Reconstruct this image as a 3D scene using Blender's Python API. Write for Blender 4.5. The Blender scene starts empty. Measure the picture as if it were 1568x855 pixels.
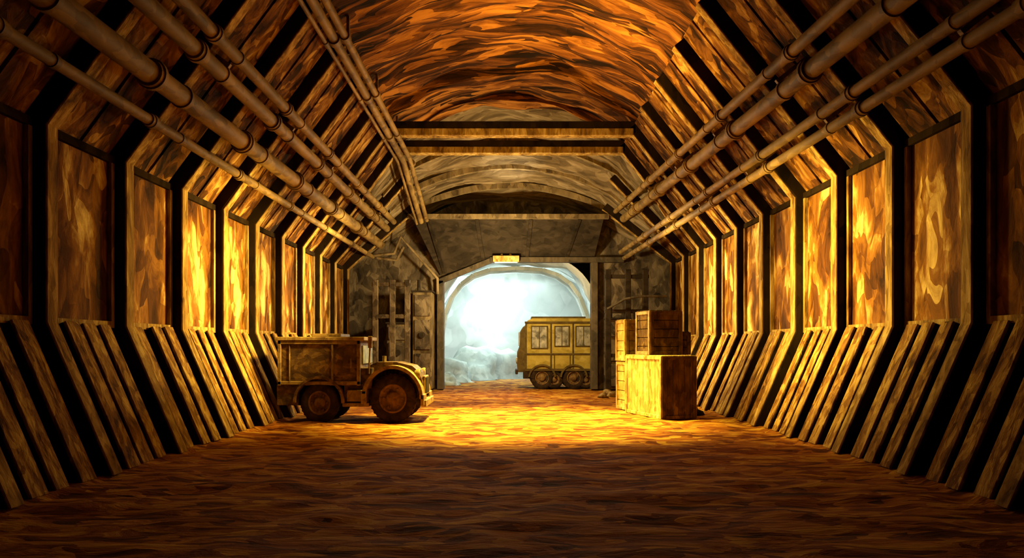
import bpy, math, random, bmesh
from mathutils import Vector, Matrix, noise
random.seed(7)
S=bpy.context.scene
try:
    S.view_settings.view_transform='Standard'
    S.view_settings.look='None'
except Exception as e: print(e)

# ---------------------------------------------------------------- materials
def ramp(nt,stops):
    r=nt.nodes.new('ShaderNodeValToRGB'); e=r.color_ramp.elements
    while len(e)<len(stops): e.new(0.5)
    for i,(p,c) in enumerate(stops):
        e[i].position=p; e[i].color=(c[0],c[1],c[2],1)
    return r
G=.6
def paint(name,stops,scale=(1,1,1),vs=1.0,dist=0.5,rough=0.85,bump=0.0,metal=0.0,rot=(0,0,0),vmix=0.22,spec=0.06,det=5,g=None):
    g=G if g is None else g
    stops=[(p,tuple(x*g for x in c)) for p,c in stops]
    m=bpy.data.materials.new(name); m.use_nodes=True; nt=m.node_tree; N=nt.nodes; L=nt.links
    b=N['Principled BSDF']
    tc=N.new('ShaderNodeTexCoord'); mp=N.new('ShaderNodeMapping')
    mp.inputs['Scale'].default_value=scale; mp.inputs['Rotation'].default_value=rot
    L.new(tc.outputs['Object'],mp.inputs['Vector'])
    n0=N.new('ShaderNodeTexNoise'); n0.inputs['Scale'].default_value=1.3; n0.inputs['Detail'].default_value=1
    L.new(mp.outputs[0],n0.inputs['Vector'])
    vm=N.new('ShaderNodeVectorMath'); vm.operation='MULTIPLY_ADD'
    L.new(n0.outputs['Color'],vm.inputs[0]); vm.inputs[1].default_value=(dist,dist,dist)
    L.new(mp.outputs[0],vm.inputs[2])
    v=N.new('ShaderNodeTexVoronoi'); v.inputs['Scale'].default_value=vs*2.6
    L.new(vm.outputs[0],v.inputs['Vector'])
    sp=N.new('ShaderNodeSeparateColor'); L.new(v.outputs['Color'],sp.inputs[0])
    n1=N.new('ShaderNodeTexNoise'); n1.inputs['Scale'].default_value=vs*0.9; n1.inputs['Detail'].default_value=det
    n1.inputs['Roughness'].default_value=0.62
    L.new(vm.outputs[0],n1.inputs['Vector'])
    a=N.new('ShaderNodeMath'); a.operation='MULTIPLY'; L.new(sp.outputs[0],a.inputs[0]); a.inputs[1].default_value=vmix
    a3=N.new('ShaderNodeMath'); a3.operation='MULTIPLY_ADD'; L.new(n1.outputs[0],a3.inputs[0]); a3.inputs[1].default_value=1-vmix
    L.new(a.outputs[0],a3.inputs[2])
    r=ramp(nt,stops); L.new(a3.outputs[0],r.inputs[0]); L.new(r.outputs[0],b.inputs['Base Color'])
    b.inputs['Roughness'].default_value=rough; b.inputs['Metallic'].default_value=metal
    b.inputs['Specular IOR Level'].default_value=spec
    if bump>0:
        bp=N.new('ShaderNodeBump'); bp.inputs['Strength'].default_value=bump; bp.inputs['Distance'].default_value=0.12
        L.new(a3.outputs[0],bp.inputs['Height']); L.new(bp.outputs[0],b.inputs['Normal'])
    return m
def emis(name,col,st):
    m=bpy.data.materials.new(name); m.use_nodes=True
    b=m.node_tree.nodes['Principled BSDF']; b.inputs['Base Color'].default_value=(*[c*.4 for c in col],1)
    b.inputs['Emission Color'].default_value=(*col,1); b.inputs['Emission Strength'].default_value=st
    return m

M_floor=paint('dirt_floor',[(0.30,(.07,.016,.002)),(0.43,(.23,.062,.006)),(0.54,(.42,.155,.013)),(0.68,(.62,.34,.04))],(0.6,1.5,1),1.9,0.7,0.95,1.0,vmix=.28,det=7,g=.8)
M_ceil=paint('vault_rock',[(0.36,(.014,.006,.001)),(0.46,(.07,.024,.005)),(0.55,(.23,.080,.012)),(0.67,(.62,.26,.04))],(0.34,1.9,0.5),1.2,0.9,0.9,1.0,vmix=.24,det=7)
M_ceil2=paint('vault_concrete',[(0.32,(.08,.055,.025)),(0.5,(.22,.155,.07)),(0.68,(.44,.33,.17))],(0.4,1.6,0.6),1.4,0.8,0.9,0.5)
M_panel=paint('amber_hotspot_panel',[(0.32,(.030,.010,.002)),(0.45,(.15,.052,.007)),(0.55,(.40,.17,.022)),(0.68,(1.2,.88,.28))],(1,1.1,0.5),1.25,0.8,0.85,0.9,rot=(0.6,0,0),vmix=.15,det=7)  # amber mottle; lamp hot spots are put into its yellow stop
M_haunch=paint('haunch_board',[(0.34,(.022,.009,.002)),(0.46,(.11,.040,.006)),(0.56,(.30,.125,.018)),(0.70,(.80,.48,.11))],(.8,1.4,.8),1.4,0.8,0.9,0.9,vmix=.18,det=6)
M_back=paint('wall_backing',[(0.3,(.02,.012,.005)),(0.7,(.08,.04,.012))],(1,1,.5),1.5,0.5,0.95)  # blackish, so shade between the planks sits in the colour
M_web=paint('rib_shadow_side',[(0.3,(.014,.010,.006)),(0.7,(.05,.030,.014))],(1,1,.5),1.5,0.5,0.95,spec=0)  # shade of rib and plank sides put into a near-black colour
M_rib=paint('rib_timber_lit',[(0.32,(.15,.075,.018)),(0.5,(.46,.27,.055)),(0.66,(.84,.58,.17))],(2,2,0.5),2.2,0.4,0.85,0.4,vmix=.15)  # paler copy for the inner flange: its lit look is in the colour
M_plank=paint('plank_timber',[(0.32,(.10,.042,.008)),(0.48,(.36,.17,.026)),(0.66,(.84,.55,.12))],(2,2,0.45),2.2,0.5,0.85,0.7,vmix=.18)
M_pipe=paint('pipe_steel',[(0.3,(.13,.070,.018)),(0.7,(.50,.32,.09))],(1,.4,1),2.5,0.4,0.65,0,metal=0.0,spec=.15)
M_dark=paint('dark_timber',[(0.3,(.024,.018,.010)),(0.7,(.08,.058,.032))],(0.6,1,1),2,0.5,0.95)
M_stone=paint('dark_stone',[(0.32,(.04,.03,.018)),(0.5,(.15,.11,.06)),(0.66,(.34,.26,.14))],(1,1,.7),1.6,0.8,0.95,0.6)
M_portal=paint('portal_timber',[(0.3,(.09,.06,.025)),(0.7,(.46,.33,.14))],(1,1,.5),2,0.5,0.9)
M_grey=paint('grey_steel',[(0.3,(.06,.05,.03)),(0.7,(.20,.15,.08))],(1,1,.6),2,0.5,0.8)
M_rust=paint('rust_body',[(0.32,(.055,.026,.008)),(0.5,(.14,.070,.018)),(0.68,(.34,.19,.045))],(1,1,1.4),2.4,0.6,0.7,0.3,spec=.2)
M_rust2=paint('rust_trim',[(0.3,(.15,.08,.02)),(0.7,(.50,.33,.09))],(1,1,1),3,0.5,0.65,0.2,spec=.2)
M_tyre=paint('tyre_rubber',[(0.3,(.02,.012,.006)),(0.7,(.07,.04,.016))],(1,1,1),4,0.4,0.85)
M_hub=paint('wheel_hub',[(0.3,(.10,.05,.015)),(0.7,(.32,.18,.05))],(1,1,1),4,0.4,0.6)
M_bus=paint('yellow_paint',[(0.3,(.32,.225,.03)),(0.5,(.50,.36,.05)),(0.7,(.66,.50,.10))],(.7,1,1),1.8,0.5,0.6)
M_busd=paint('bus_dark_yellow',[(0.3,(.08,.05,.012)),(0.7,(.18,.12,.028))],(1,1,1),2,0.5,0.7)
M_glass=paint('dusty_glass',[(0.3,(.14,.13,.08)),(0.7,(.65,.60,.40))],(1,1,1),2.4,0.5,0.3,spec=.3)
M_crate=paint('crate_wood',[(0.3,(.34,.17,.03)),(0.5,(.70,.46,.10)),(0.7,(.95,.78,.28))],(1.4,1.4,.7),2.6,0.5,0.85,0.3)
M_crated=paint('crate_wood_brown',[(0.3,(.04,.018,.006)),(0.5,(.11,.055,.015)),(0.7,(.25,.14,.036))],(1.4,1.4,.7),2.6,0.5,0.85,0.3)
M_cave=paint('hazy_pale_rock',[(0.3,(.32,.37,.35)),(0.5,(.48,.54,.50)),(0.7,(.72,.78,.73))],(.5,.5,.4),.9,1.0,1.0,0.1,vmix=.2,spec=0,g=1)  # pale rock, with haze also painted in as low contrast
M_lamp2=emis('strip_lamp_glass',(1,.9,.65),.8)

# ---------------------------------------------------------------- mesh builder
class MB:
    def __init__(s): s.v=[];s.f=[];s.m=[];s.sm=[]
    def add(s,vs,fs,mat=0,smooth=False):
        o=len(s.v); s.v+= [tuple(v) for v in vs]
        for f in fs: s.f.append([i+o for i in f]); s.m.append(mat); s.sm.append(smooth)
    def box(s,x0,x1,y0,y1,z0,z1,mat=0):
        vs=[(x,y,z) for x in(x0,x1) for y in(y0,y1) for z in(z0,z1)]
        s.add(vs,[(0,1,3,2),(4,6,7,5),(0,4,5,1),(2,3,7,6),(0,2,6,4),(1,5,7,3)],mat)
    def beam(s,p1,p2,w,h,mat=0,up=(0,0,1)):
        p1=Vector(p1);p2=Vector(p2);d=(p2-p1).normalized();u=Vector(up)
        a=d.cross(u)
        if a.length<1e-3: a=d.cross(Vector((1,0,0)))
        a.normalize(); u=a.cross(d).normalized()
        vs=[]
        for p in(p1,p2):
            for i,j in((-1,-1),(1,-1),(1,1),(-1,1)): vs.append(p+a*(w/2*i)+u*(h/2*j))
        s.add(vs,[(0,1,2,3),(7,6,5,4),(0,4,5,1),(1,5,6,2),(2,6,7,3),(3,7,4,0)],mat)
    def cyl(s,p1,p2,r,mat=0,n=20,r2=None,caps=True):
        p1=Vector(p1);p2=Vector(p2);d=(p2-p1).normalized();r2=r if r2 is None else r2
        a=d.orthogonal().normalized();b=d.cross(a)
        vs=[]
        for p,R in((p1,r),(p2,r2)):
            for i in range(n):
                t=2*math.pi*i/n; vs.append(p+a*(R*math.cos(t))+b*(R*math.sin(t)))
        s.add(vs,[(i,(i+1)%n,n+(i+1)%n,n+i) for i in range(n)],mat,True)
        if caps:
            s.add(vs,[tuple(range(n-1,-1,-1)),tuple(range(n,2*n))],mat)
    def lathe(s,c,axis,prof,mat=0,n=36):
        c=Vector(c);d=Vector(axis).normalized();a=d.orthogonal().normalized();b=d.cross(a)
        vs=[];k=len(prof)
        for i in range(n):
            t=2*math.pi*i/n
            for r,h in prof: vs.append(c+d*h+a*(r*math.cos(t))+b*(r*math.sin(t)))
        fs=[]
        for i in range(n):
            j=(i+1)%n
            for q in range(k-1): fs.append((i*k+q,i*k+q+1,j*k+q+1,j*k+q))
        s.add(vs,fs,mat,True)
    def prism(s,poly,y0,y1,mat=0,smooth=False):
        n=len(poly); vs=[(x,y0,z) for x,z in poly]+[(x,y1,z) for x,z in poly]
        s.add(vs,[tuple(range(n)),tuple(range(2*n-1,n-1,-1))],mat)
        s.add(vs,[(i,n+i,n+(i+1)%n,(i+1)%n) for i in range(n)],mat,smooth)
    def obj(s,name,mats,bevel=0,loc=(0,0,0),rotz=0,parent=None,scale=(1,1,1)):
        me=bpy.data.meshes.new(name); me.from_pydata(s.v,[],s.f)
        for m in mats: me.materials.append(m)
        for p,mi,sm in zip(me.polygons,s.m,s.sm): p.material_index=mi; p.use_smooth=sm
        bm=bmesh.new(); bm.from_mesh(me); bmesh.ops.recalc_face_normals(bm,faces=bm.faces); bm.to_mesh(me); bm.free()
        o=bpy.data.objects.new(name,me); S.collection.objects.link(o)
        o.location=loc; o.rotation_euler[2]=rotz; o.scale=scale
        if bevel:
            b=o.modifiers.new('bevel','BEVEL'); b.width=bevel; b.segments=1; b.limit_method='ANGLE'; b.angle_limit=math.radians(50)
        if parent: o.parent=parent
        return o

# ---------------------------------------------------------------- tunnel section
Y0,YT,YE=-3.0,28.8,35.0
def lerp(a,b,t): return a+(b-a)*t
def sect(y,side):
    t=max(0,min(1,(y-YT)/(YE-YT)))
    top=5.55 if side<0 else 5.85
    p=[(6.5,0),(7.5,2.3),(7.5,top),(lerp(4.4,4.3,t),lerp(9.75,7.75,t))]
    return [(side*a,b) for a,b in p]
def offs(pl,d,side):
    out=[];ns=[]
    for i in range(len(pl)-1):
        dx=pl[i+1][0]-pl[i][0];dz=pl[i+1][1]-pl[i][1];l=math.hypot(dx,dz)
        ns.append((-dz/l*1,dx/l) if side>0 else (dz/l,-dx/l))
    for i,p in enumerate(pl):
        if i==0: n=ns[0];k=1;
        elif i==len(pl)-1: n=ns[-1];k=1
        else:
            a=ns[i-1];b=ns[i];n=(a[0]+b[0],a[1]+b[1]);l=math.hypot(*n);n=(n[0]/l,n[1]/l);k=1/(n[0]*a[0]+n[1]*a[1])
        out.append((p[0]+n[0]*d*k,p[1]+n[1]*d*k))
    if abs(pl[0][1])<1e-6:
        x,z=out[0]; q=out[1]; t=(0-z)/(q[1]-z); out[0]=(x+(q[0]-x)*t,0)
    return out
def strip(mb,pl,y0,y1,d,side,mat=0,d0=0.0):
    a=offs(pl,d0,side) if d0 else pl
    b=offs(pl,d,side); n=len(pl)
    vs=[(x,y,z) for y in(y0,y1) for x,z in a+b]
    fs=[]
    for i in range(n-1):
        fs+=[(i,i+1,n+i+1,n+i),(2*n+i,3*n+i,3*n+i+1,2*n+i+1),(n+i,n+i+1,3*n+i+1,3*n+i),(i,2*n+i,2*n+i+1,i+1)]
    fs+=[(0,n,3*n,2*n),(n-1,3*n-1,4*n-1,2*n-1)]
    mb.add(vs,fs,mat)

# floor
mb=MB(); nx,ny=110,300
vs=[];fs=[]
for j in range(ny+1):
    for i in range(nx+1):
        x=lerp(-8.2,8.2,i/nx);y=lerp(Y0,56,j/ny)
        h=0.0
        if abs(x)<6.2 : h=-.04+.06*noise.noise(Vector((x*.7,y*1.3,0)))+.05*noise.noise(Vector((x*1.6,y*2.6,4)))
        vs.append((x,y,min(h,0)))
for j in range(ny):
    for i in range(nx):
        a=j*(nx+1)+i; fs.append((a,a+1,a+nx+2,a+nx+1))
mb.add(vs,fs,0,True); mb.obj('floor',[M_floor])

RY=[round(11.6+2.4*k,2) for k in range(-6,10)]
for side,nm in((-1,'wall_left'),(1,'wall_right')):
    mb=MB()
    ys=[Y0]+RY+[YE]
    for a,b in zip(ys[:-1],ys[1:]):
        pa=sect(a,side)[:3];
        vs=[(x,y,z) for y in(a,b) for x,z in pa]
        mb.add(vs,[(0,1,4,3)],0); mb.add(vs,[(1,2,5,4)],0)
    for a,b in zip(RY[:-1],RY[1:]):
        top=sect(a,side)[2][1]
        x0=side*7.5;x1=side*7.42
        mb.box(min(x0,x1),max(x0,x1),a+.32,b-.06,2.42,top-.12,1)
        x2=side*7.34
        lo,hi=min(x0,x2),max(x0,x2)
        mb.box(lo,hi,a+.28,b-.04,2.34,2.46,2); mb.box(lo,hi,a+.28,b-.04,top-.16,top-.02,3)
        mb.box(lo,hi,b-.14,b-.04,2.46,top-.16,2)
    mb.obj(nm,[M_back,M_panel,M_rib,M_web])
mb=MB()
for y in RY:
    for side in(-1,1):
        pl=sect(y,side)
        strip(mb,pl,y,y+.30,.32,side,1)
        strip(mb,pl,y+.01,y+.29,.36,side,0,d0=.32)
    if y>25.5 and y<YT+.5:
        l=sect(y,-1)[3];r=sect(y,1)[3]
        mb.box(l[0]+.02,r[0]-.02,y,y+.34,l[1]-.36,l[1]+.05,1)
        mb.box(l[0]+.1,r[0]-.1,y-.03,y+.37,l[1]-.44,l[1]-.20,0)
mb.obj('tunnel_support_ribs',[M_rib,M_web],bevel=.012)
mb=MB()
for a,b in zip(RY[:-1],RY[1:]):
    for side in(-1,1):
        pl=sect(a+.5,side)[2:]
        strip(mb,pl,a+.42,a+1.28,.1,side,0)
        strip(mb,pl,a+1.34,b-.2,.12,side,0)
mb.obj('haunch_lagging',[M_haunch])
mb=MB()
for a in RY[:-1]:
    for k in range(1,4):
        y=a+.05+.585*k+random.uniform(-.05,.05)
        for side in(-1,1):
            pl=sect(y,side)[:2]
            d=.20+random.uniform(-.04,.05);w=.36+random.uniform(-.05,.04)
            strip(mb,pl,y,y+w,d,side,1)
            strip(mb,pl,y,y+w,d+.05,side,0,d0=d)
mb.obj('slanted_wall_planks',[M_plank,M_web],bevel=.01)
for side,nm in((-1,'trim_1'),(1,'trim_2')):
    mb=MB()
    mb.beam((side*7.45,Y0,2.3),(side*7.45,YE-.1,2.3),.16,.12)
    mb.obj(nm,[M_dark])

def prof(y):
    t=max(0,min(1,(y-YT)/(YE-YT)))
    L=sect(y,-1);R=sect(y,1)
    apex=lerp(11.1,8.7,t)
    pts=[]
    def seg(a,b,n): return [(lerp(a[0],b[0],i/n),lerp(a[1],b[1],i/n)) for i in range(n)]
    pts+=seg(L[2],L[3],8)
    n=26
    for i in range(n+1):
        u=i/n;x=lerp(L[3][0],R[3][0],u);z=L[3][1]+(apex-L[3][1])*(1-(2*u-1)**2)
        pts.append((x,z))
    pts+=seg(R[3],R[2],8)[1:]+[R[2]]
    return pts
mb=MB();N=130;rows=[]
for j in range(N+1):
    y=lerp(Y0,YE,j/N);rows.append([(x,y,z) for x,z in prof(y)])
k=len(rows[0])
vs=[]
for r in rows:
    for i,(x,y,z) in enumerate(r):
        inn=9<=i<k-9
        d=noise.noise(Vector((x*.5,y*1.3,z*.5)))*.32+.1+noise.noise(Vector((x*1.2,y*3,z)))*.1 if inn else 0
        vs.append((x,y,z+d))
f1=[];f2=[]
for j in range(N):
    for i in range(k-1):
        q=(j*k+i,j*k+i+1,(j+1)*k+i+1,(j+1)*k+i)
        (f1 if lerp(Y0,YE,j/N)<YT else f2).append(q)
mb.add(vs,f1,0,True); mb.add(vs,f2,1,True)
mb.obj('ceiling',[M_ceil,M_ceil2])
mb=MB()
for y in(30.6,32.2,33.6):
    pr=prof(y)[6:-6]
    for a,b in zip(pr[:-1],pr[1:]):
        mb.add([(a[0],y,a[1]+.1),(b[0],y,b[1]+.1),(b[0],y,b[1]-.16),(a[0],y,a[1]-.16),
                (a[0],y+.22,a[1]+.1),(b[0],y+.22,b[1]+.1),(b[0],y+.22,b[1]-.16),(a[0],y+.22,a[1]-.16)],
               [(0,1,2,3),(4,7,6,5),(2,6,7,3),(0,4,5,1)],0)
mb.obj('vault_arch_ribs',[M_portal])

# end wall with opening
mb=MB()
LW,RW=-3.05,3.8
mb.box(-7.5,LW,YE,YE+.35,0,5.0)
mb.prism([(RW,0),(7.5,0),(7.5,5.85),(RW,5.95)],YE,YE+.35)
mb.prism([(-7.5,5.0),(LW,5.0),(-4.3,7.85),(-7.5,5.6)],YE,YE+.35)
mb.prism([(LW,5.0),(-.9,5.95),(-.9,8.9),(-2,8.9),(-4.3,7.85)],YE,YE+.35)
mb.prism([(-.9,5.95),(RW,5.95),(7.5,5.85),(4.3,7.85),(2,8.9),(-.9,8.9)],YE,YE+.35)
mb.obj('wall_back',[M_stone])
mb=MB()
vs=[(-4.3,33.4,7.7),(4.2,33.4,7.7),(3.9,34.9,5.95),(-3.2,34.9,5.3),(-.9,34.9,6.0)]
mb.add(vs,[(0,1,2,4),(0,4,3)],0)
mb.beam((-4.5,33.3,7.75),(4.4,33.3,7.75),.25,.2,1)
for t in (-3,-1.2,.8,2.6): mb.beam((t*1.2,33.4,7.66),(t,34.85,6.0 if t>-1.3 else 5.4),.16,.1,0)
mb.obj('portal_hood',[M_dark,M_portal])
mb=MB()
mb.box(LW-.3,LW,YE-.3,YE-.01,0,5.05); mb.box(RW,RW+.3,YE-.3,YE-.01,0,5.9)
mb.beam((LW-.3,YE-.16,4.95),(-.85,YE-.16,5.98),.28,.24)
mb.box(-.9,5.3,YE-.4,YE-.01,5.88,6.12)
mb.obj('door_1',[M_grey],bevel=.02)
mb=MB()
mb.box(-.75,.45,YE-.75,YE-.42,5.86,6.14,0); mb.box(-.68,.38,YE-.72,YE-.45,5.83,5.86,1)
mb.box(-.4,-.3,YE-.5,YE-.42,6.1,6.25,0);mb.box(.0,.1,YE-.5,YE-.42,6.1,6.25,0)
mb.obj('strip_lamp',[M_crate,M_lamp2],bevel=.015)

# cave beyond
mb=MB();rows=[]
n=36;NY=50
for j in range(NY+1):
    y=lerp(YE+.35,54,j/NY)
    w=lerp(4.3,6.2,j/NY);c=.35;hgt=lerp(6.3,7.6,j/NY)
    r=[]
    for i in range(n+1):
        t=math.pi*i/n
        x=c-w*math.copysign(abs(math.cos(t))**.6,math.cos(t));z=hgt*abs(math.sin(t))**.75
        d=noise.noise(Vector((x*.35,y*.35,z*.35)))*.8+noise.noise(Vector((x,y,z)))*.25
        if j==0:d=0
        sc=1-abs(d)*.12
        r.append((c+(x-c)*sc,y,max(z*sc,-.05)))
    rows.append(r)
k=n+1
mb.add([p for r in rows for p in r],[(j*k+i,j*k+i+1,(j+1)*k+i+1,(j+1)*k+i) for j in range(NY) for i in range(n)],0,True)
vs=[];fs=[]
for j in range(31):
    for i in range(41):
        x=lerp(-7,8,i/40);z=lerp(-.2,9,j/30)
        d=noise.noise(Vector((x*.4,3,z*.4)))*.8+noise.noise(Vector((x*1.2,7,z*1.2)))*.2
        vs.append((x,52.5+d,z))
for j in range(30):
    for i in range(40):
        a=j*41+i;fs.append((a,a+1,a+42,a+41))
mb.add(vs,fs,0,True)
mb.obj('cave_rock_wall',[M_cave])
# mist hanging in the cave
mm=bpy.data.materials.new('mist');mm.use_nodes=True;nt=mm.node_tree;nt.nodes.clear()
vs_=nt.nodes.new('ShaderNodeVolumeScatter');vs_.inputs['Color'].default_value=(.9,.97,.95,1);vs_.inputs['Density'].default_value=.032
oo=nt.nodes.new('ShaderNodeOutputMaterial');nt.links.new(vs_.outputs[0],oo.inputs['Volume'])
mb=MB();mb.box(-6.5,7.2,38.0,52,.02,8);mb.obj('cave_mist',[mm])
M_rock=paint('grey_rock',[(0.3,(.20,.24,.22)),(0.5,(.32,.37,.33)),(0.7,(.46,.51,.45))],(1,1,1),1.2,.8,1.0,spec=0,g=1)
mb=MB()
for y,w,h in((39.4,4.0,6.1),(42.5,4.2,6.3),(46,4.5,6.6)):
    ps=[]
    for i in range(15):
        t=math.pi*i/14
        ps.append((.35-w*math.copysign(abs(math.cos(t))**.7,math.cos(t)),h*abs(math.sin(t))**.6))
    for a,b in zip(ps[:-1],ps[1:]): mb.beam((a[0],y,a[1]),(b[0],y,b[1]),.2,.18,0,up=(0,1,0))
mb.obj('cave_arch_frames',[M_cave],bevel=.02)
def rock(name,loc,r,seed,mat,sq=(1,1,.7)):
    bm=bmesh.new(); bmesh.ops.create_icosphere(bm,subdivisions=3,radius=1)
    for v in bm.verts:
        d=1+noise.noise(v.co*1.3+Vector((seed,seed*2,0)))*.6+noise.noise(v.co*3+Vector((seed,0,0)))*.18
        v.co=Vector((v.co.x*d*r*sq[0],v.co.y*d*r*sq[1],max(v.co.z*d*r*sq[2],-.05)))
    for f in bm.faces: f.smooth=True
    me=bpy.data.meshes.new(name);bm.to_mesh(me);bm.free();me.materials.append(mat)
    o=bpy.data.objects.new(name,me);S.collection.objects.link(o);o.location=loc;return o
for i,(x,y,r) in enumerate([(-3.1,43,1.2),(-2.2,46,1.8),(-.2,48,1.7),(-3.3,39,.7),(1.2,49,1.5)]):
    rock('boulder',(x,y,0),r,i*3.1,M_rock,(1,1,1.0 if i!=3 else .8))

# ---------------------------------------------------------------- pipes
def pipe(lines,y0,y1,joints,name='overhead_pipe'):
    mb=MB()
    P=lambda l,y:(l[0]+l[2]*y,y,l[1]+l[3]*y)
    for l in lines:
        r=l[4]
        mb.cyl(P(l,y0),P(l,y1),r,0,24)
        for yj in joints:
            mb.cyl(P(l,yj-.13),P(l,yj+.13),r*1.25,0,24)
            mb.cyl(P(l,yj-.04),P(l,yj+.04),r*1.4,0,24)
    for yj in [j+1.15 for j in joints]:
        s=-1 if lines[0][0]<0 else 1
        cx=sum(P(l,yj)[0] for l in lines)/len(lines);cz=sum(P(l,yj)[2] for l in lines)/len(lines)
        pl=sect(yj,s);(ax,az),(bx,bz)=pl[2],pl[3]
        dx,dz=bx-ax,bz-az;t=((cx-ax)*dx+(cz-az)*dz)/(dx*dx+dz*dz)
        px,pz=ax+dx*t,az+dz*t
        mb.beam((cx,yj,cz),(px,yj,pz),.08,.08,0,up=(0,1,0))
        for l in lines: mb.cyl(P(l,yj-.05),P(l,yj+.05),l[4]*1.15,0,24)
    mb.obj(name,[M_pipe])
J=[5.2,9.2,13.2,17.4,21.4,25.4,29.4]
pipe([(6.75,6.25,-.043,-.006,.10),(6.57,6.52,-.043,-.006,.10)],-2,34.4,J)
pipe([(5.85,6.65,-.024,.030,.17),(5.5,6.98,-.024,.030,.11)],-2,33.2,[j+.6 for j in J])
pipe([(-6.6,6.05,.012,0,.095)],-2,34,[j+.3 for j in J])
pipe([(-6.17,6.6,.01,0,.19)],-2,34,[j-.5 for j in J])
pipe([(-5.55,7.2,.004,0,.15),(-5.24,7.5,.004,0,.12)],-2,33.2,J)
mb=MB()
for dx,dz,r in((0,0,.11),(.25,.07,.09),(-.19,-.09,.05)):
    mb.cyl((-4.05+dx,-2,9.1+dz),(-4.05+dx,28.5,9.1+dz),r,0)
    mb.cyl((-4.05+dx,28.5,9.1+dz),(-3.9+dx,33.2,7.5+dz),r,0)
    for yj in J: mb.cyl((-4.05+dx,yj-.12,9.1+dz),(-4.05+dx,yj+.12,9.1+dz),r*1.35,0)
for yj in J:
    mb.beam((-3.95,yj+1,9.15),(-3.95,yj+1,10.1),.07,.07,0)
mb.obj('ceiling_conduit',[M_pipe])
def tube(name,pts,r,mat):
    cu=bpy.data.curves.new(name,'CURVE');cu.dimensions='3D';cu.bevel_depth=r;cu.bevel_resolution=5;cu.use_fill_caps=True
    sp=cu.splines.new('POLY');sp.points.add(len(pts)-1)
    for p,q in zip(sp.points,pts): p.co=(*q,1)
    cu.materials.append(mat);o=bpy.data.objects.new(name,cu);S.collection.objects.link(o);return o
tube('bracket_pipe',[(-6.1,33.9,6.1),(-5.2,33.9,6.2),(-4.9,33.9,6.95),(-3.3,34.4,5.1),(-3.3,34.5,4.4)],.07,M_portal)
tube('bracket_pipe',[(-6.0,34,6.0),(-5.1,34,5.9),(-4.8,34,6.5)],.07,M_portal)

def cabinet(x0,x1,y0,y1,h,mat,name='equipment_cabinet'):
    mb=MB();mb.box(x0,x1,y0,y1,0.08,h,0);mb.box(x0+.05,x1-.05,y0+.05,y1,0,.08,1)
    n=max(1,round((x1-x0)/.9));w=(x1-x0)/n
    for i in range(n):
        for (za,zb) in((.2,h*.38),(h*.42,h*.72),(h*.76,h-.12)):
            mb.box(x0+i*w+.08,x0+(i+1)*w-.08,y0-.05,y0,za,zb,2)
        mb.cyl((x0+(i+.5)*w,y0-.12,h*.57),(x0+(i+.5)*w,y0-.05,h*.57),.14,1,16)
    mb.box(x0-.06,x1+.06,y0-.06,y1,h,h+.08,1)
    mb.cyl((x0+.2,(y0+y1)/2,h+.05),(x0+.2,(y0+y1)/2,h+.6),.07,1,12)
    mb.obj(name,[mat,M_dark,M_stone],bevel=.012)
cabinet(-4.3,-3.45,33.4,34.6,4.4,M_portal)
cabinet(-5.5,-4.5,33.7,34.85,3.0,M_portal)
cabinet(4.4,5.4,33.6,34.55,3.2,M_crated)
mb=MB()
for x in(-5.85,-5.1,-4.45): mb.box(x-.12,x+.12,32.7,32.9,0,4.9)
for z in(3.3,4.7): mb.box(-6.0,-4.33,32.72,32.88,z-.09,z+.09)
mb.obj('timber_scaffold',[M_stone],bevel=.015)
mb=MB()
for x in(4.25,5.1,5.85): mb.box(x-.12,x+.12,32.2,32.44,0,5.3)
for z in(1.6,3.5,5.0): mb.box(4.1,6.0,32.22,32.42,z-.08,z+.08)
mb.obj('timber_scaffold',[M_dark],bevel=.015)
tube('handrail_pipe',[(4.2,32.1,3.6),(4.9,31.7,4.0),(5.5,31.5,4.1),(6.6,31.5,4.1)],.05,M_grey)

# ---------------------------------------------------------------- wheels
def wheel(mb,c,R,w,mt,mh,side=-1):
    ax=(0,side,0)
    mb.lathe(c,ax,[(R*.58,-w/2),(R*.9,-w/2),(R*.98,-w*.38),(R,-w*.2),(R,w*.2),(R*.98,w*.38),(R*.9,w/2),(R*.78,w*.52),(R*.62,w/2),(R*.58,w*.42)],mt,44)
    mb.lathe(c,ax,[(R*.6,w*.42),(R*.6,w*.5),(R*.52,w*.5),(R*.5,w*.28),(R*.3,w*.22),(R*.27,w*.42),(R*.2,w*.5),(R*.001,w*.5)],mh,40)
    mb.lathe(c,ax,[(R*.6,-w*.45),(R*.001,-w*.45)],mh,30)
    C=Vector(c)
    for i in range(6):
        t=2*math.pi*i/6;p=C+Vector((math.cos(t)*R*.4,side*w*.25,math.sin(t)*R*.4))
        mb.cyl(p,p+Vector((0,side*w*.1,0)),R*.045,mh,10)
    for i in range(30):
        t=2*math.pi*i/30;d=Vector((math.cos(t),0,math.sin(t)))
        p=C+d*(R*.985); 
        mb.beam(p+Vector((0,-w*.42,0)),p+Vector((0,w*.42,0)),R*.09,R*.05,mt,up=d)

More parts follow.
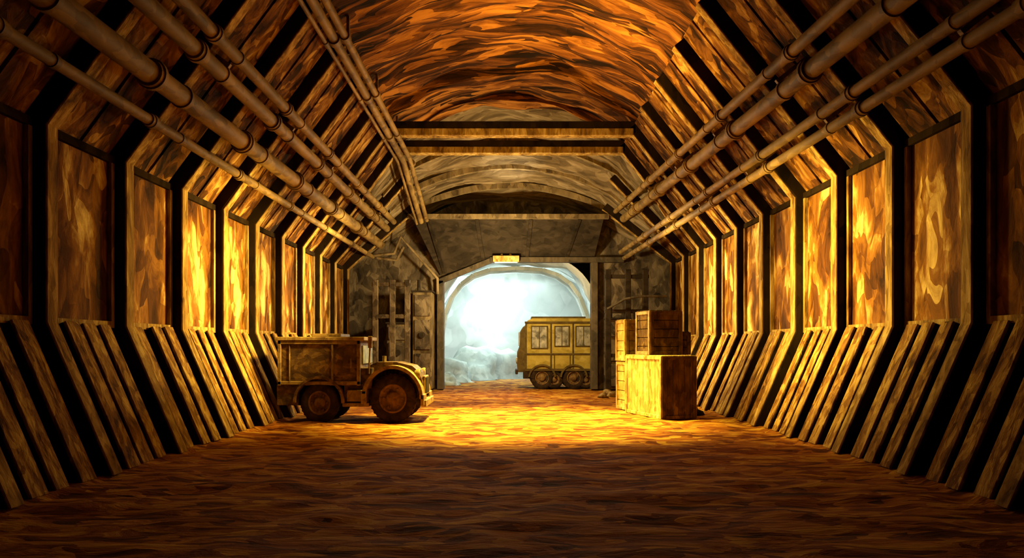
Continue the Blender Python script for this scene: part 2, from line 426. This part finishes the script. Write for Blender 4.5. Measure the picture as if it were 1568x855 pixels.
# ---------------------------------------------------------------- mine truck (facing +x)
mb=MB()
W=1.75
mb.box(.04,2.38,0,W,.98,2.2,0)
mb.box(0,2.5,-.08,W+.08,2.18,2.28,1)
mb.box(.9,1.75,.3,W-.3,2.28,2.37,1)
for x in(.04,2.28): mb.box(x,x+.1,-.05,0,.98,2.18,1)
mb.box(.04,2.38,-.05,0,1.0,1.1,1); mb.box(.04,2.38,-.05,0,2.08,2.18,1)
mb.box(1.55,1.61,-.04,0,1.1,2.08,1)
mb.box(.35,.39,-.03,0,1.1,2.08,1)
mb.box(2.1,2.14,-.09,-.05,1.45,1.7,1)
mb.box(2.38,2.42,.2,W-.2,1.55,2.05,3)
mb.cyl((2.62,-.02,1.3),(2.66,-.02,2.2),.025,1,8); mb.box(2.6,2.72,-.06,0,1.98,2.3,1)
def arch(mb,cx,cz,R,t,y0,y1,a0,a1,mat,n=20):
    pts=[]
    for i in range(n+1):
        a=math.radians(lerp(a0,a1,i/n));pts.append((cx+R*math.cos(a),cz+R*math.sin(a)))
    q=[]
    for i in range(n,-1,-1):
        a=math.radians(lerp(a0,a1,i/n));q.append((cx+(R-t)*math.cos(a),cz+(R-t)*math.sin(a)))
    m=n+1
    vs=[(x,y0,z) for x,z in pts+q]+[(x,y1,z) for x,z in pts+q]
    T=2*m;fs=[]
    for i in range(n): fs+=[(i,i+1,T-2-i,T-1-i),(T+i,T+T-1-i,T+T-2-i,T+i+1)]
    mb.add(vs,fs,mat)
    mb.add(vs,[(i,T+i,T+(i+1)%T,(i+1)%T) for i in range(T)],mat,False)
mb.box(.0,.62,.02,W-.02,.45,1.0,0)
mb.box(.62,1.8,.35,W-.35,.45,1.0,4)
arch(mb,1.22,.52,.72,.07,-.14,.36,0,180,0)
arch(mb,1.22,.52,.72,.07,W-.36,W+.14,0,180,0)
mb.box(1.88,2.62,-.06,W+.06,.42,.52,1)
mb.box(1.9,2.6,.05,W-.05,.5,1.0,0)
mb.box(2.0,2.45,-.06,.05,.56,.86,1)
mb.box(2.38,2.7,.02,W-.02,.9,1.45,0)
mb.box(.1,3.95,.4,.52,.42,.56,4); mb.box(.1,3.95,W-.52,W-.4,.42,.56,4)
hp=[(2.55,.95),(2.55,1.5),(2.8,1.6),(3.35,1.6),(3.8,1.5),(4.02,1.32),(4.1,1.05),(4.1,.62),(3.6,.6)]
mb.prism(hp,.3,W-.3,0)
mb.box(4.08,4.16,.42,W-.42,.7,1.22,1)
for k in range(7): mb.box(4.15,4.19,.47+k*.115,.52+k*.115,.74,1.18,4)
for k in range(6): mb.box(2.85+k*.1,2.9+k*.1,.27,.3,1.12,1.42,4)
mb.cyl((2.95,.6,1.5),(2.95,.6,1.76),.06,1,12)
for (a,b) in((-.16,.42),(W-.42,W+.16)):
    arch(mb,3.3,.66,.86,.09,a,b,-2,172,1,26)
    mb.box(4.1,4.2,a,b,.45,.75,1)
    mb.box(2.42,2.56,a,b,.5,.85,1)
mb.box(4.12,4.26,-.1,W+.1,.42,.6,1)
for y in(.28,W-.28):
    mb.lathe((3.98,y,1.28),(1,0,0),[(.001,-.12),(.1,-.1),(.14,0),(.14,.06),(.11,.07)],1,20)
    mb.lathe((3.98,y,1.28),(1,0,0),[(.11,.06),(.001,.07)],3,20)
for y,s in((.1,-1),(W-.1,1)):
    wheel(mb,(1.22,y,.52),.54,.3,2,5,s)
    wheel(mb,(3.3,y,.64),.66,.32,2,5,s)
mb.cyl((1.22,.1,.52),(1.22,W-.1,.52),.07,4);mb.cyl((3.3,.1,.64),(3.3,W-.1,.64),.07,4)
mb.obj('mining_truck',[M_rust,M_rust2,M_tyre,M_glass,M_dark,M_hub],bevel=.018,loc=(-6.2,20.0,-.03),scale=(.94,1,1))

# ---------------------------------------------------------------- yellow bus (front to -x)
mb=MB()
L=3.3;H=3.35;Wd=2.2
prof_b=[(.0,.85),(0,3.05),(.12,3.25),(.35,3.35),(L-.25,3.35),(L-.05,3.25),(L,3.1),(L,.85)]
mb.prism(prof_b,0,Wd,0)
mb.box(-.02,L+.03,-.06,0,3.1,3.2,1)
mb.box(-.02,L+.03,-.05,0,1.62,1.7,1); mb.box(-.02,L+.03,-.05,0,.85,.97,1)
for x in(.0,1.18,2.22,L-.07): mb.box(x,x+.07,-.04,0,.95,3.1,1)
def win(x0,x1,z0,z1):
    mb.box(x0,x1,-.02,0,z0,z1,2)
    for a,b,c,d in((x0-.05,x1+.05,z0-.05,z0),(x0-.05,x1+.05,z1,z1+.05),(x0-.05,x0,z0,z1),(x1,x1+.05,z0,z1)): mb.box(a,b,-.045,0,c,d,1)
    m=(x0+x1)/2; mb.box(m-.02,m+.02,-.035,0,z0,z1,1)
win(.32,1.02,1.95,2.95); win(1.42,2.05,2.05,2.95); win(2.42,3.1,2.05,2.95)
mb.box(1.36,1.4,-.03,0,.97,1.6,1);mb.box(2.1,2.14,-.03,0,.97,1.6,1)
mb.prism([(0,.8),(-.34,.8),(-.38,1.2),(-.36,1.75),(-.26,2.0),(-.22,2.75),(-.1,2.95),(0,3.0)],.1,Wd-.1,1)
mb.box(-.3,-.23,.35,Wd-.35,2.05,2.7,2)
mb.box(-.46,-.34,.05,Wd-.05,.7,.9,3)
mb.lathe((-.38,.4,1.35),(-1,0,0),[(.15,-.05),(.15,.05),(.001,.07)],2,20)
mb.box(.05,L-.05,.1,Wd-.1,.55,.86,3)
mb.box(-.1,.45,-.02,.3,.5,.86,3)
for cx in(.8,2.3):
    arch(mb,cx+.0,.52,.66,.08,-.1,.3,5,175,1)
for y,s in((.16,-1),(Wd-.16,1)):
    for cx in(.8,2.3): wheel(mb,(cx,y,.52),.54,.3,3,4,s)
    for cx in(1.38,2.88): wheel(mb,(cx,y+.02*s,.44),.42,.24,3,4,s)
for cx in(.8,2.3): mb.cyl((cx,.16,.52),(cx,Wd-.16,.52),.08,3)
mb.box(.3,2.9,.4,Wd-.4,3.35,3.45,1)
mb.obj('yellow_mine_bus',[M_bus,M_busd,M_glass,M_tyre,M_hub],bevel=.02,loc=(.75,35.5,-.03))

# ---------------------------------------------------------------- crates
def crate(w,d,h,loc,rz,mat,matf=None,planks=5,vertical=False,maty_shade=None):  # y-face boards can take a darker material with painted shade
    mb=MB();t=.04;Y=2
    mb.box(t,w-t,t,d-t,0.02,h-.02,0)
    n=planks
    for i in range(n):
        if vertical:
            a=lerp(0,w,i/n);b=lerp(0,w,(i+1)/n)-.02
            mb.box(a,b,0,t,0,h,Y);mb.box(a,b,d-t,d,0,h,Y)
            a=lerp(t,d-t,i/n);b=lerp(t,d-t,(i+1)/n)-.02
            mb.box(0,t,a,b,0,h,0);mb.box(w-t,w,a,b,0,h,0)
        else:
            a=lerp(0,h,i/n);b=lerp(0,h,(i+1)/n)-.02
            mb.box(0,w,0,t,a,b,Y);mb.box(0,w,d-t,d,a,b,Y)
            mb.box(0,t,t,d-t,a,b,0);mb.box(w-t,w,t,d-t,a,b,0)
        a=lerp(0,w,i/n);b=lerp(0,w,(i+1)/n)-.02
        mb.box(a,b,0,d,h+.001,h+.025,0)
    f=.1;o=.03
    for x in(0,w-f):
        for y in(-o,d): mb.box(x,x+f,y,y+o,0,h,Y)
    for y in(0,d-f):
        for x in(-o,w): mb.box(x,x+o,y,y+f,0,h,1)
    for z in(0,h-f):
        for y in(-o,d): mb.box(f,w-f,y,y+o,z,z+f,Y)
        for x in(-o,w): mb.box(x,x+o,f,d-f,z,z+f,1)
    mb.obj('wooden_crate',[mat,matf or mat,maty_shade or mat],bevel=.01,loc=loc,rotz=rz)
R=math.radians(15)
crate(1.05,2.4,1.74,(4.2,20.7,-.02),R,M_crate,vertical=True,planks=6,maty_shade=M_crated)  # camera-facing boards browner: shade put into the colour
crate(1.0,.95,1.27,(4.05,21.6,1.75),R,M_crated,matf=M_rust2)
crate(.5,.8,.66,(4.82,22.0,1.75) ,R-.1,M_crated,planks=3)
crate(.75,.8,1.52,(3.7,23.7,-.02),R,M_crate,planks=5,maty_shade=M_rust2)
crate(.7,.75,1.3,(3.67,23.72,1.53),R,M_crate,planks=4,maty_shade=M_rust2)
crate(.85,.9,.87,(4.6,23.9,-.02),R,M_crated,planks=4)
for i,(x,y,r) in enumerate([(4.1,30.5,.35),(4.6,31,.3),(3.7,29.6,.22)]): rock('rubble_stone',(x,y,0),r,i*2.2+9,M_rust2)
for i,(x,y,r) in enumerate([(5.5,22.2,.22),(5.6,23.1,.25)]): rock('rubble_stone',(x,y,0),r,i*2.2+5,M_dark)

# ---------------------------------------------------------------- lights
def light(kind,name,loc,e,col,size=.2,aim=None,**k):
    l=bpy.data.lights.new(name,kind);l.energy=e;l.color=col
    if kind=='AREA': l.size=size
    else: l.shadow_soft_size=size
    for a,b in k.items(): setattr(l,a,b)
    o=bpy.data.objects.new(name,l);S.collection.objects.link(o);o.location=loc
    if aim is not None:
        o.rotation_euler=(Vector(aim)-Vector(loc)).to_track_quat('-Z','Y').to_euler()
    return o
D=math.radians
light('SPOT','vault_light',(1.6,20.2,6.4),3000,(1,.58,.12),.25,aim=(2.4,19.8,11),spot_size=D(135),spot_blend=1.0)
light('SPOT','wall_wash_left',(-3.6,19.3,4.0),3900,(1,.68,.17),.25,aim=(-7.5,18.9,3.4),spot_size=D(125),spot_blend=1.0)  # added wall wash without a fixture, brightens the left panels
light('SPOT','wall_wash_right',(3.6,17.6,4.0),4100,(1,.68,.17),.25,aim=(7.5,17.1,3.6),spot_size=D(125),spot_blend=1.0)  # added wash for the right panels, no fixture
light('SPOT','wall_wash_left',(-3.6,26.5,4.6),3600,(1,.72,.25),.25,aim=(-7.5,26,3.6),spot_size=D(140),spot_blend=1.0)  # added wash for the far left wall
light('SPOT','wall_wash_right',(3.6,26.0,4.6),3600,(1,.72,.25),.25,aim=(7.5,25.5,3.6),spot_size=D(140),spot_blend=1.0)  # added wash for the far right wall
light('SPOT','crate_fill_light',(-.4,23.4,3.6),2400,(1,.72,.2),.2,aim=(4.4,21.8,1.0),spot_size=D(75),spot_blend=.8)  # added fill to brighten the left faces of the crates
light('SPOT','floor_pool_light',(.4,20.6,9.4),40000,(1,.78,.17),.4,aim=(.4,20.6,0),spot_size=D(70),spot_blend=1.0)
light('POINT','tunnel_fill_light',(.3,23.0,6.4),600,(1,.64,.16),.25)  # added general fill for haunches, beams and pipe ends; no lamp body
light('POINT','portal_fill_light',(-.4,30.6,4.6),2100,(1,.76,.40),.25)  # added fill for the end zone, no lamp modelled
light('SPOT','vault_patch_fill',(0,32.0,6.2),1100,(1,.92,.75),.2,aim=(0,32.0,10),spot_size=D(50),spot_blend=1.0)  # added unseen spot that makes the pale patch on the vault
light('AREA','cave_fill_light',(0.3,42,5.6),500,(.82,1,1),4)  # added area light under the cave roof, no opening to the sky
light('POINT','cave_light',(-1.0,47.5,4.4),1600,(.82,1,1),.6)
w=bpy.data.worlds.new('World');S.world=w;w.use_nodes=True
w.node_tree.nodes['Background'].inputs[0].default_value=(.5,.35,.2,1);w.node_tree.nodes['Background'].inputs[1].default_value=.003

# ---------------------------------------------------------------- camera
cam=bpy.data.cameras.new('camera');co=bpy.data.objects.new('camera',cam);S.collection.objects.link(co)
co.location=(0,0,2);co.rotation_euler=(math.radians(90),0,0)
cam.sensor_width=36;cam.lens=36*1150/1568;cam.shift_x=.0026;cam.shift_y=.0657
S.camera=co
